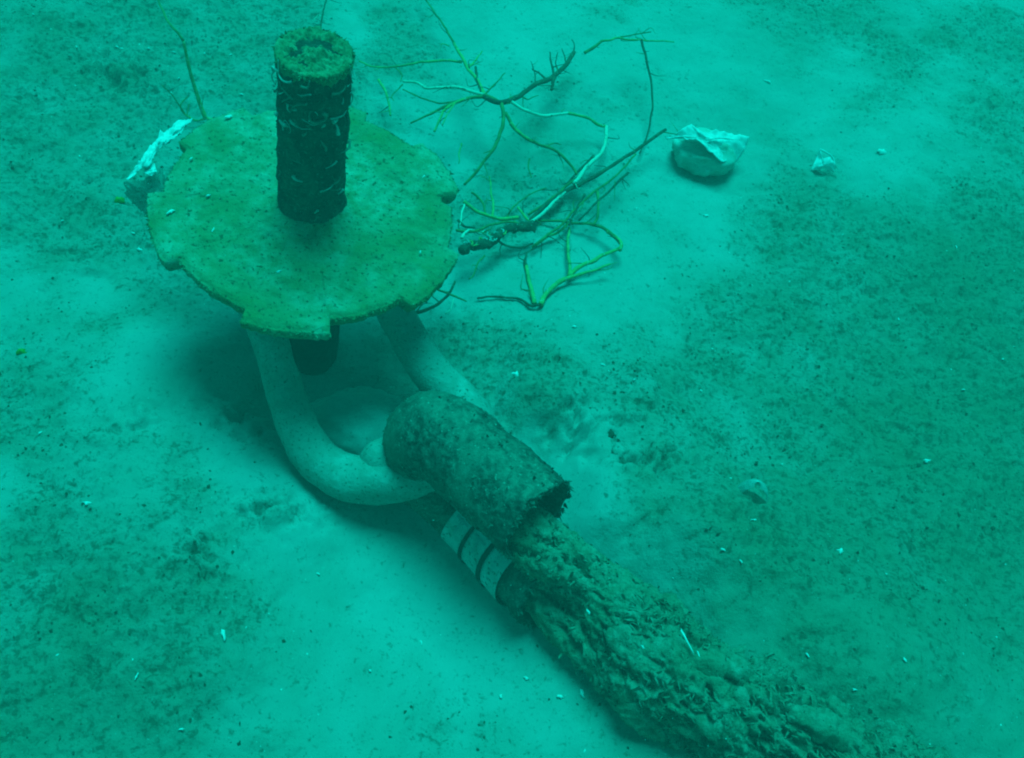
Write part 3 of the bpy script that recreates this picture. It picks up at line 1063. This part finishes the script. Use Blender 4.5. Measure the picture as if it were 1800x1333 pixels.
twig_thing('dark_stick', 'long dark stick with split pale end slanting past the plate', 'stick', lambda x, y: .02 + .05 * max(0, (x - 930) / 240), [
    (zx([(1268, 506), (1160, 580), (1040, 660), (940, 720), (880, 745), (800, 800), (735, 865)]), 3.0, 4.4, 'twig_d', 'stem'),
    (zx([(1120, 675), (1075, 718), (1030, 760), (960, 830), (928, 862)]), 2.6, 1.8, 'twig_d', 'twig'),
    (zx([(740, 868), (800, 822), (850, 772), (885, 740)]), 3.8, 2.4, 'twig_w', 'twig'),
    (zx([(1150, 602), (1080, 680), (1000, 740), (930, 800), (860, 880), (800, 922), (750, 962)]), 1.8, 2.4, 'twig_g', 'twig'),
    (zx([(930, 690), (900, 712), (870, 735), (800, 795), (730, 840)]), 3.0, 2.4, 'twig_g', 'twig'),
    (zx([(1000, 748), (1003, 800), (1000, 840), (985, 880)]), 3.2, 2.2, 'twig_g', 'twig'),
    (zx([(950, 760), (925, 800), (900, 850), (890, 880)]), 2.4, 2.0, 'twig_d', 'twig'),
    (zx([(985, 610), (930, 665), (880, 720)]), 3.0, 2.2, 'twig_d', 'twig'),
], (930, 395))
twig_thing('bent_reed', 'yellow-green reed folded in zigzags on the silt right of the plate', 'reed', lambda x, y: .006 + .035 * max(0, min(1, (x - 930) / 160)), [
    (zx([(770, 862), (840, 862), (900, 870), (980, 880), (1040, 905), (1090, 950)]), 2.2, 3.4, 'twig_g', 'stem'),
    (zx([(1040, 905), (1068, 925), (1092, 950), (1088, 978)]), 3.8, 3.4, 'twig_y', 'stem'),
    (zx([(1088, 970), (1000, 1010), (930, 1045), (888, 1078)]), 3.2, 4.2, 'twig_y', 'stem'),
    (zx([(893, 1072), (888, 1010), (884, 955), (890, 890)]), 3.6, 2.4, 'twig_y', 'stem'),
    (zx([(778, 1190), (800, 1150), (830, 1120), (875, 1090)]), 4.6, 4.4, 'twig_y', 'stem'),
    (zx([(875, 1090), (960, 1066), (1050, 1032)]), 3.6, 1.6, 'twig_y', 'stem'),
    (zx([(755, 1186), (745, 1140), (733, 1090), (722, 1040)]), 4.0, 3.6, 'twig_y', 'stem'),
    (zx([(722, 1042), (718, 1020), (724, 990)]), 3.6, 1.6, 'twig_d', 'tip'),
    (zx([(782, 1188), (740, 1196), (690, 1168), (600, 1160), (530, 1166)]), 2.6, 1.4, 'twig_d', 'stem'),
    (zx([(900, 860), (850, 905), (800, 930), (745, 965)]), 2.6, 2.4, 'twig_y', 'stem'),
], (950, 535))
twig_thing('yellow_twig', 'short forked yellow twig touching the right rim of the plate', 'twig', lambda x, y: .09 - .07 * max(0, min(1, (x - 810) / 90)), [
    (zx([(478, 788), (530, 825), (590, 852), (640, 856), (690, 850)]), 3.2, 3.6, 'twig_y', 'stem'),
    (zx([(590, 850), (592, 790), (585, 740), (578, 690)]), 2.8, 1.4, 'twig_y', 'twig'),
    (zx([(508, 752), (545, 785), (562, 835)]), 2.4, 1.8, 'twig_g', 'twig'),
    (zx([(690, 810), (720, 850), (745, 872)]), 2.4, 2.6, 'twig_y', 'twig'),
    (zx([(450, 900), (520, 905), (580, 880), (650, 868), (720, 880)]), 2.6, 2.0, 'twig_g', 'twig'),
    (zx([(470, 930), (500, 900), (540, 912), (560, 900)]), 3.0, 1.6, 'twig_w', 'twig'),
    (zx([(455, 860), (480, 885), (520, 890)]), 2.4, 1.8, 'twig_d', 'twig'),
    (zx([(640, 856), (680, 800), (740, 760), (800, 735)]), 2.0, 1.2, 'twig_g', 'twig'),
    (zx([(600, 930), (640, 960), (700, 965), (750, 950)]), 2.2, 1.4, 'twig_d', 'twig'),
    (zx([(480, 800), (470, 840), (462, 880)]), 2.0, 1.4, 'twig_w', 'twig'),
    (zx([(560, 1000), (530, 1030), (520, 1070), (500, 1090)]), 1.8, 1.2, 'twig_g', 'twig'),
], (860, 380))
twig_thing('thin_stem', 'thin dark stem curving down from a crooked yellow twig at upper middle', 'stem', lambda x, y: .02 + .10 * max(0, min(1, (240 - y) / 170)), [
    (zx([(1172, 155), (1195, 250), (1215, 360), (1212, 450), (1190, 540), (1165, 600)]), 2.6, 1.6, 'twig_d', 'stem'),
    (zx([(1300, 165), (1250, 160), (1170, 158), (1130, 156), (1080, 148), (1050, 158), (1020, 160)]), 1.2, 2.6, 'twig_y', 'twig'),
    (zx([(1020, 160), (985, 185), (950, 208)]), 3.0, 3.4, 'twig_g', 'twig'),
    (zx([(1090, 145), (1150, 135), (1210, 125)]), 1.6, 1.0, 'twig_g', 'twig'),
], (1115, 270))
twig_thing('reed_stalk', 'upright yellow-green reed stalk behind the plate, left of the post', 'reed', lambda x, y: .02 + .17 * max(0, min(1, (210 - y) / 150)), [
    ([(362, 210), (350, 178), (340, 145), (330, 108), (322, 72)], 4.2, 2.6, 'twig_y', 'stem'),
    ([(322, 72), (312, 58), (298, 42), (285, 15), (275, -10)], 2.6, 1.4, 'twig_g', 'stem'),
    ([(362, 208), (345, 212), (325, 200), (318, 185), (330, 170)], 2.2, 1.2, 'twig_y', 'root'),
    ([(362, 208), (375, 211), (388, 208)], 2.8, 1.6, 'twig_y', 'root'),
    ([(325, 200), (300, 165), (285, 150)], 1.4, 1.0, 'twig_g', 'root'),
], (362, 208))
twig_thing('hair_stalk', 'hair-thin dark stalk rising behind the top of the post', 'stalk', lambda x, y: .10, [
    ([(580, -20), (572, 5), (566, 30), (562, 60)], 1.6, 2.0, 'twig_d', 'stem'),
    ([(566, 30), (560, 26), (552, 34)], 1.2, .9, 'twig_w', 'tip'),
], (563, 60))
twig_thing('root_fibre', 'dark curved fibre lying under the right rim of the plate', 'fibre', lambda x, y: .06, [
    ([(724, 552), (745, 547), (768, 535), (790, 515), (800, 495)], 3.2, 2.0, 'twig_d', 'stem'),
    ([(783, 552), (792, 542), (797, 526)], 1.6, 1.2, 'twig_w', 'fibre'),
    ([(768, 508), (800, 520), (820, 530)], 2.2, 1.2, 'twig_g', 'fibre'),
], (790, 545))

# knobbly encrusted stick at the plate's right rim
pts = zx([(470, 985), (500, 962), (545, 955), (600, 935), (640, 900), (690, 888), (730, 885), (760, 895)])
rp = at(870, 420, 0)
est = empty('encrusted_stick', (rp.x, rp.y, gz1(rp.x, rp.y)))
tag(est, 'knobbly dark encrusted stick jutting from the right rim of the plate', 'stick')
W = [np3(at(a, b, .075 - .03 * k / 7)) for k, (a, b) in enumerate(pts)]
C = spline(W, 140)
vv, ff = tube(C, .0095, 22, lambda P, R: .010 * fbm(P[..., 0] * 45, P[..., 1] * 45, P[..., 2] * 45, 2, .5))
mk('stem', vv, ff, MAT['bark'], est)
rr = random.Random(9)
for k in range(16):
    i = rr.randrange(4, 86)
    p = C[i] + np.array([rr.uniform(-.006, .006), rr.uniform(-.006, .006), .007])
    d = np.array([rr.uniform(-1, 1), rr.uniform(-1, 1), rr.uniform(0, .5)]) * .011
    q = np.array([rr.uniform(-1, 1), rr.uniform(-1, 1), 0]) * .006
    vv, ff = tube(spline([p, p + d * .5 + q, p + d], 6), np.linspace(.0026, .0012, 6), 5)
    mk('crust_flake', vv, ff, MAT['worm' if k % 3 else 'twig_y'], est)


# ------------------------------------------------------------------ plastic bag, scraps
def blob(center, ex, ey, ez, n=40, mm=28, disp=None, sharp=1.0):
    V, F = [], []
    for i in range(mm + 1):
        ph = -math.pi / 2 + math.pi * i / mm
        for j in range(n):
            t = 2 * math.pi * j / n
            V.append([math.cos(ph) * math.cos(t), math.cos(ph) * math.sin(t), math.sin(ph)])
    V = np.array(V)
    if disp is not None:
        V = V * (1 + disp(V))[:, None]
    V = V * np.array([ex, ey, ez]) + np.array(center)
    for i in range(mm):
        for j in range(n):
            k = (j + 1) % n
            F.append((i * n + j, i * n + k, (i + 1) * n + k, (i + 1) * n + j))
    return V, F


def sheet(fn, nu, nv):
    V, F = [], []
    for i in range(nu + 1):
        for j in range(nv + 1):
            V.append(fn(i / nu, j / nv))
    n = nv + 1
    for i in range(nu):
        for j in range(nv):
            F.append((i * n + j, i * n + j + 1, (i + 1) * n + j + 1, (i + 1) * n + j))
    return V, F


def thick(o, t):
    md = o.modifiers.new('thickness', 'SOLIDIFY')
    md.thickness = t
    md.offset = 0
    return o


def fan(pxs, hs, cpx, ch, n=18, crumple=.006, seed=0, base=0.0):
    """crumpled film: closed outline px with heights round a centre"""
    P = [np3(at(a, b, h)) for (a, b), h in zip(pxs, hs)]
    c = np3(at(*cpx, ch))
    P = np.array(P + [P[0]])
    m = len(P) - 1

    def fn(u, v):
        k = u * m; i = min(int(k), m - 1); t = k - i
        e = P[i] * (1 - t) + P[i + 1] * t
        return c + (e - c) * (v * .98 + .02)
    V, F = sheet(fn, m * 6, n)
    V = np.array(V)
    q = fbm(V[:, 0] * 60 + seed, V[:, 1] * 60, V[:, 2] * 60, 3)
    q2 = np.abs(fbm(V[:, 0] * 26 + seed, V[:, 1] * 26, 3.0, 2))
    V[:, 2] += crumple * q + crumple * 1.8 * q2
    return V, F


bp = at(1240, 268, .0)
bag = empty('plastic_bag', (bp.x, bp.y, gz1(bp.x, bp.y)))
tag(bag, 'crumpled white plastic bag half filled with silt on the upper right seabed', 'bag')
bc = np3(at(1238, 268, .035))
vv, ff = blob(bc, .076, .066, .048, 56, 36, lambda V: .22 * fbm(V[:, 0] * 1.6 + 3, V[:, 1] * 1.6, V[:, 2] * 1.6, 3) + .09 * fbm(V[:, 0] * 5, V[:, 1] * 5, V[:, 2] * 5, 2))
mk('body', vv, ff, MAT['bag_silt'], bag)
vv, ff = fan([(1168, 244), (1195, 232), (1215, 218), (1228, 236), (1262, 232), (1290, 238), (1316, 243), (1310, 262), (1294, 286), (1268, 284), (1244, 266), (1222, 246), (1200, 243)],
             [.06, .085, .10, .095, .08, .075, .07, .055, .035, .07, .085, .10, .085], (1252, 252), .085, 16, .008, 3)
thick(mk('flap', vv, ff, MAT['white'], bag), .0012)
for ptsf in ([(1172, 244), (1200, 240), (1228, 243), (1250, 258), (1275, 268)], [(1240, 246), (1265, 243), (1290, 246)]):
    W = [np3(at(a, b, .098 - (.03 if b > 275 else 0))) for a, b in ptsf]
    vv, ff = tube(spline(W, 20), np.linspace(.0022, .0012, 20), 8, lambda P, R: .003 * fbm(P[..., 0] * 80, P[..., 1] * 80, P[..., 2] * 80, 2))
    mk('fold', vv, ff, MAT['white'], bag)

sp = at(1447, 292, 0)
scrap = empty('plastic_scrap', (sp.x, sp.y, gz1(sp.x, sp.y)))
tag(scrap, 'small folded white plastic scrap lying right of the bag', 'plastic scrap')
vv, ff = fan([(1425, 300), (1436, 275), (1441, 262), (1446, 280), (1458, 282), (1468, 292), (1466, 303), (1455, 305), (1446, 296), (1436, 304)],
             [.004, .02, .035, .03, .03, .02, .006, .004, .02, .004], (1448, 291), .028, 10, .008, 8)
thick(mk('film', vv, ff, MAT['white'], scrap), .0012)
W = [np3(at(a, b, h)) for a, b, h in ((1441, 262, .035), (1452, 268, .034), (1463, 276, .03), (1468, 290, .02))]
vv, ff = tube(spline(W, 14), .0022, 6)
mk('fold', vv, ff, MAT['white'], scrap)

# film caught on the plate's left rim
zl = DC.z
fr = at(262, 285, 0, base=zl - .06)
film = empty('plastic_film', (fr.x, fr.y, gz1(fr.x, fr.y)))
tag(film, 'torn white plastic film caught along the left rim of the plate', 'plastic film')


def rimfilm(pxs, zo, c, cz, crumple, seed, m, name):
    P = [np3(onz(a, b, zl + h)) for (a, b), h in zip(pxs, zo)]
    P = np.array(P + [P[0]])
    cc = np3(onz(*c, zl + cz))
    mm_ = len(P) - 1

    def fn(u, v):
        k = u * mm_; i = min(int(k), mm_ - 1); t = k - i
        e = P[i] * (1 - t) + P[i + 1] * t
        return cc + (e - cc) * (v * .97 + .03)
    vv, ff = sheet(fn, mm_ * 8, 16)
    vv = np.array(vv)
    q = fbm(vv[:, 0] * 55 + seed, vv[:, 1] * 55, vv[:, 2] * 55, 3, .65)
    q2 = fbm(vv[:, 0] * 70, vv[:, 1] * 70 + seed, vv[:, 2] * 70, 2)
    vv += np.stack([q2 * .6, q * .5, np.abs(q) * 1.6], 1) * crumple * 2
    return thick(mk(name, vv, ff, m, film), .0009)


rimfilm([(338, 212), (328, 224), (316, 240), (300, 252), (282, 264), (266, 283), (262, 294), (246, 298), (238, 311), (228, 320), (222, 316), (232, 302), (242, 288), (256, 270), (274, 250), (294, 230), (316, 212)],
        [-.05] * 17, (280, 258), -.045, .0045, 2, MAT['white'], 'white_strip')
rimfilm([(258, 290), (270, 292), (276, 304), (268, 312), (256, 306), (250, 298)], [-.06] * 6, (264, 300), -.055, .005, 5, MAT['white'], 'white_flap')
rimfilm([(222, 322), (255, 318), (285, 300), (300, 330), (296, 372), (275, 388), (252, 378), (232, 360), (222, 345)],
        [-.10, -.09, -.07, -.07, -.09, -.13, -.15, -.15, -.13], (262, 345), -.10, .006, 9, MAT['clear'], 'cloudy_pouch')


# ------------------------------------------------------------------ shells, leaves and other small things
def shard_mesh(seed, L, Wd, curl):
    r = np.random.default_rng(seed)
    n = 12
    out = []
    for j in range(n):
        a = 2 * math.pi * j / n
        k = .85 + r.uniform(-.45, .3)
        out.append((math.cos(a) * L * k, math.sin(a) * Wd * k))
    V = [(0, 0, curl)] + [(x * .55, y * .55, curl * .75 + r.uniform(-.1, .1) * curl) for x, y in out] + [(x, y, 0) for x, y in out]
    V += [(x, y, -.0012) for x, y in out] + [(0, 0, curl - .0016)]
    F = []
    for j in range(n):
        k = (j + 1) % n
        F += [(0, 1 + j, 1 + k), (1 + j, 1 + n + j, 1 + n + k, 1 + k), (1 + n + j, 1 + 2 * n + j, 1 + 2 * n + k, 1 + n + k), (1 + 2 * n + j, 1 + 3 * n, 1 + 2 * n + k)]
    me = bpy.data.meshes.new('shell_fragment')
    me.from_pydata(V, [], F)
    me.update()
    return me


def small(name, px, py, L, Wd, curl, m, label, cat, rot=0, tilt=.25, seed=1, group=None, surf=None):
    me_ = shard_mesh(seed, L, Wd, curl)
    o = link(name, me_, MAT[m])
    if surf is None:
        p = at(px, py, 0)
        z = gz1(p.x, p.y)
        o.location = (p.x, p.y, z + .003)
    else:
        o.location = surf
    o.rotation_euler = (tilt, tilt * .5, rot)
    return tag(o, label, cat, group)


small('shell', 906, 663, .0105, .0085, .005, 'shell', 'white cockle-like shell beside the right arm of the shackle', 'shell', .6, .3, 2)
small('shell_fragment', 1348, 146, .017, .004, .003, 'shell', 'pale elongated sliver above and right of the plastic bag', 'shell fragment', -.1, .1, 3)
small('shell_fragment', 1549, 268, .016, .010, .006, 'shell', 'pale crumbled fragment far right of the white plastic scrap', 'shell fragment', .3, .3, 4)
small('shell_fragment', 152, 886, .009, .004, .002, 'shell', 'pale flat fragment alone on bright silt at the left edge', 'shell fragment', .1, .1, 5)
small('shell_fragment', 393, 1118, .011, .0045, .003, 'shell', 'pale oval fragment on the lower left silt', 'shell fragment', -.9, .1, 6)
small('shell_fragment', 246, 440, .008, .004, .002, 'shell', 'grey-white chip on the silt just left of the plate', 'shell fragment', -.4, .1, 7)
small('shell_fragment', 1022, 1220, .010, .004, .003, 'shell', 'bright white chip in the shadow left of the shaggy rope', 'shell fragment', -1.1, .3, 8)
small('shell_fragment', 985, 1226, .006, .0035, .002, 'shell', 'small pale chip left of the bright chip beside the rope', 'shell fragment', 0, .1, 9)
small('shell_fragment', 925, 1193, .0055, .003, .002, 'shell', 'small pale chip on silt below the hose end', 'shell fragment', -.3, .1, 10)
small('shell_fragment', 1475, 971, .009, .006, .003, 'shell', 'pale chip amid dark debris on the right slope', 'shell fragment', .5, .3, 11)
small('shell_fragment', 1628, 812, .011, .005, .003, 'shell', 'pale broken fragment near the right edge', 'shell fragment', .2, .3, 12)
small('shell_fragment', 1240, 380, .007, .004, .002, 'shell', 'tiny pale chip below the plastic bag', 'shell fragment', .2, .1, 13)
small('shell_fragment', 1010, 575, .006, .003, .002, 'shell', 'tiny pale chip below the folded reed', 'shell fragment', .2, .1, 14)
small('shell_fragment', 1328, 908, .007, .003, .002, 'shell', 'thin pale chip under the half-buried clear cup', 'shell fragment', .4, .1, 15)
small('leaf_piece', 1440, 1276, .010, .004, .002, 'leaf', 'bright green leaf sliver on the mound at lower right', 'leaf', .1, .1, 16)
small('algae_tuft', 38, 619, .012, .010, .008, 'leaf', 'bright green algae speck at the left edge of the seabed', 'algae', 0, .1, 17)
small('algae_tuft', 211, 355, .013, .011, .009, 'leaf', 'bright green algae speck beside the film on the left rim', 'algae', .4, .1, 18)
def chip_place(px, py, rot, seed):
    if px < 450 and py < 200:
        w = 'at the upper left, behind the plate'
    elif px < 450 and py < 800:
        w = 'left of the plate'
    elif px < 900:
        w = 'in the lower left, left of the rope'
    elif py < 700:
        w = 'right of the plate and above the hose'
    else:
        w = 'on the slope right of the rope'
    return 'tiny pale shell chip on the silt ' + w, 'shell fragment', rot, .3, seed, 'loose shell chips ' + w


for k, (px, py) in enumerate([(205, 80), (215, 90), (245, 75), (262, 88), (135, 85), (305, 92), (355, 78), (360, 95), (405, 98), (425, 168), (300, 160), (315, 138),
                              (60, 30), (140, 275), (235, 415), (110, 390), (100, 1150), (320, 1285), (240, 1190), (560, 1010), (650, 1180), (1690, 690), (1580, 560), (1680, 435),
                              (1270, 968), (1300, 990), (1115, 668), (1230, 690), (1420, 1150), (1590, 1160), (1500, 1215), (740, 1130), (880, 1225), (70, 760), (1060, 640)]):
    small('shell_fragment', px, py, .0035 + .003 * random.random(), .0022, .0016, 'shell', *chip_place(px, py, random.uniform(0, 3), 100 + k))
# chips lying on the plate
for k, (px, py, L, lab) in enumerate([(375, 407, .0075, 'bright sliver on the left half of the plate'), (490, 480, .006, 'pale chip on the front of the plate below the post'),
                                      (300, 375, .010, 'white sliver at the left rim of the plate'), (745, 312, .007, 'pale sliver on the right part of the plate'),
                                      (738, 446, .0055, 'pale chip near the right front rim of the plate'), (365, 347, .006, 'small pale chip on the plate left of the post'),
                                      (336, 282, .005, 'small pale chip at the upper left of the plate'), (402, 208, .010, 'white curled flake on the far rim of the plate')]):
    d = ray(px, py)
    t = (DC - CAM).dot(AX) / d.dot(AX)
    p = CAM + d * t + AX * .004
    small('shell_chip', 0, 0, L, L * .35, .002, 'shell', lab, 'shell chip', random.uniform(.3, 1.6), .15, 200 + k, None, p)

# pale slivers on the rope growth
for k, (px, py, z, L, lab) in enumerate([(1208, 1128, .165, .024, 'long white sliver lying on the shaggy rope'), (1228, 1152, .16, .009, 'short white sliver beside the long one on the rope'),
                                         (1034, 1075, .16, .005, 'white speck on the rope near the hose mouth'), (1130, 1138, .17, .005, 'white speck on the middle of the rope')]):
    p = onz(px, py, z)
    small('shell_sliver', 0, 0, L, .0022, .002, 'shell', lab, 'shell sliver', -.95, .25, 300 + k, None, p)

# half-buried clear cup on the right slope
cp = at(1320, 872, 0)
V, F = [], []
for i in range(10):
    ph = math.radians(10 + 75 * i / 9)
    for j in range(28):
        t = math.radians(-20 + 230 * j / 27)
        V.append((cp.x + .028 * math.sin(ph) * math.cos(t), cp.y + .018 * math.sin(ph) * math.sin(t) * 1.2, gz1(cp.x, cp.y) + .032 - .036 * (1 - math.cos(ph)) + .006 * math.sin(t)))
for i in range(9):
    for j in range(27):
        F.append((i * 28 + j, i * 28 + j + 1, (i + 1) * 28 + j + 1, (i + 1) * 28 + j))
tag(thick(mk('broken_cup', V, F, MAT['cup']), .0015), 'broken cloudy cup rim half sunk in silt on the right slope', 'cup')

# little stone and clods right of the hose
for k, (px, py, r, lab, cat, nm, m) in enumerate([(1086, 795, .013, 'rough pale pebble right of the crusted hose', 'pebble', 'pebble', 'shackle'),
                                   (1073, 760, .008, 'small dark pebble just above the rounded one', 'pebble', 'pebble', 'dark_bits')]):
    p = at(px, py, 0)
    vv, ff = blob((p.x, p.y, gz1(p.x, p.y) + r * .1), r, r * 1.15, r * .8, 24, 16, lambda V: .5 * fbm(V[:, 0] * 1.3 + k * 4, V[:, 1] * 1.3, V[:, 2] * 1.3, 3))
    tag(mk(nm, vv, ff, MAT[m]), lab, cat)

# silted stone lying in the bend of the shackle
p = onz(632, 752, .0)
vv, ff = blob((p.x, p.y, -.012), .105, .085, .068, 64, 40, lambda V: .28 * fbm(V[:, 0] * 1.4 + 6, V[:, 1] * 1.4, V[:, 2] * 1.4, 3) + .04 * fbm(V[:, 0] * 7, V[:, 1] * 7, V[:, 2] * 7, 2))
tag(mk('silted_stone', vv, ff, MAT['silt']), 'rounded silt-dusted stone lying inside the bend of the shackle', 'stone')

rs = np.random.default_rng(91)
V, F = [], []
for _ in range(420):
    px_, py_ = rs.uniform(0, 1800), rs.uniform(0, 1333)
    g_ = onz(px_, py_, .03)
    d_ = (g_ - CAM) * rs.uniform(.5, .97)
    p = np3(CAM + d_)
    q = rs.uniform(.0003, .0009) * d_.length / 1.6
    o = len(V)
    V += [p + np.array(v) * q * rs.uniform(.6, 1.4) for v in ((1, 0, 0), (-1, 0, 0), (0, 1, 0), (0, -1, 0), (0, 0, 1), (0, 0, -1))]
    F += [(o + a, o + b, o + c) for a, b, c in ((0, 2, 4), (2, 1, 4), (1, 3, 4), (3, 0, 4), (2, 0, 5), (1, 2, 5), (3, 1, 5), (0, 3, 5))]
tag(mk('drifting_specks', V, F, MAT['pale_bits'], None, False), 'tiny pale specks drifting in the water', 'specks', kind='stuff')

# ------------------------------------------------------------------ the water itself
m = bpy.data.materials.new('sea_water')
m.use_nodes = True
n = m.node_tree
n.nodes.clear()
vo = n.nodes.new('ShaderNodeVolumePrincipled')
vo.inputs['Color'].default_value = (.30, .92, .86, 1)
vo.inputs['Density'].default_value = .078
vo.inputs['Anisotropy'].default_value = .2
mo = n.nodes.new('ShaderNodeOutputMaterial')
n.links.new(vo.outputs[0], mo.inputs['Volume'])
x, y = 12.0, 12.0
z0, z1 = -1.3, 1.75
V = [(-x, -y, z0), (x, -y, z0), (x, y, z0), (-x, y, z0), (-x, -y, z1), (x, -y, z1), (x, y, z1), (-x, y, z1)]
F = [(0, 3, 2, 1), (4, 5, 6, 7), (0, 1, 5, 4), (1, 2, 6, 5), (2, 3, 7, 6), (3, 0, 4, 7)]
tag(mk('haze', V, F, m, None, False), 'murky green water filling the whole view', 'water', kind='stuff')
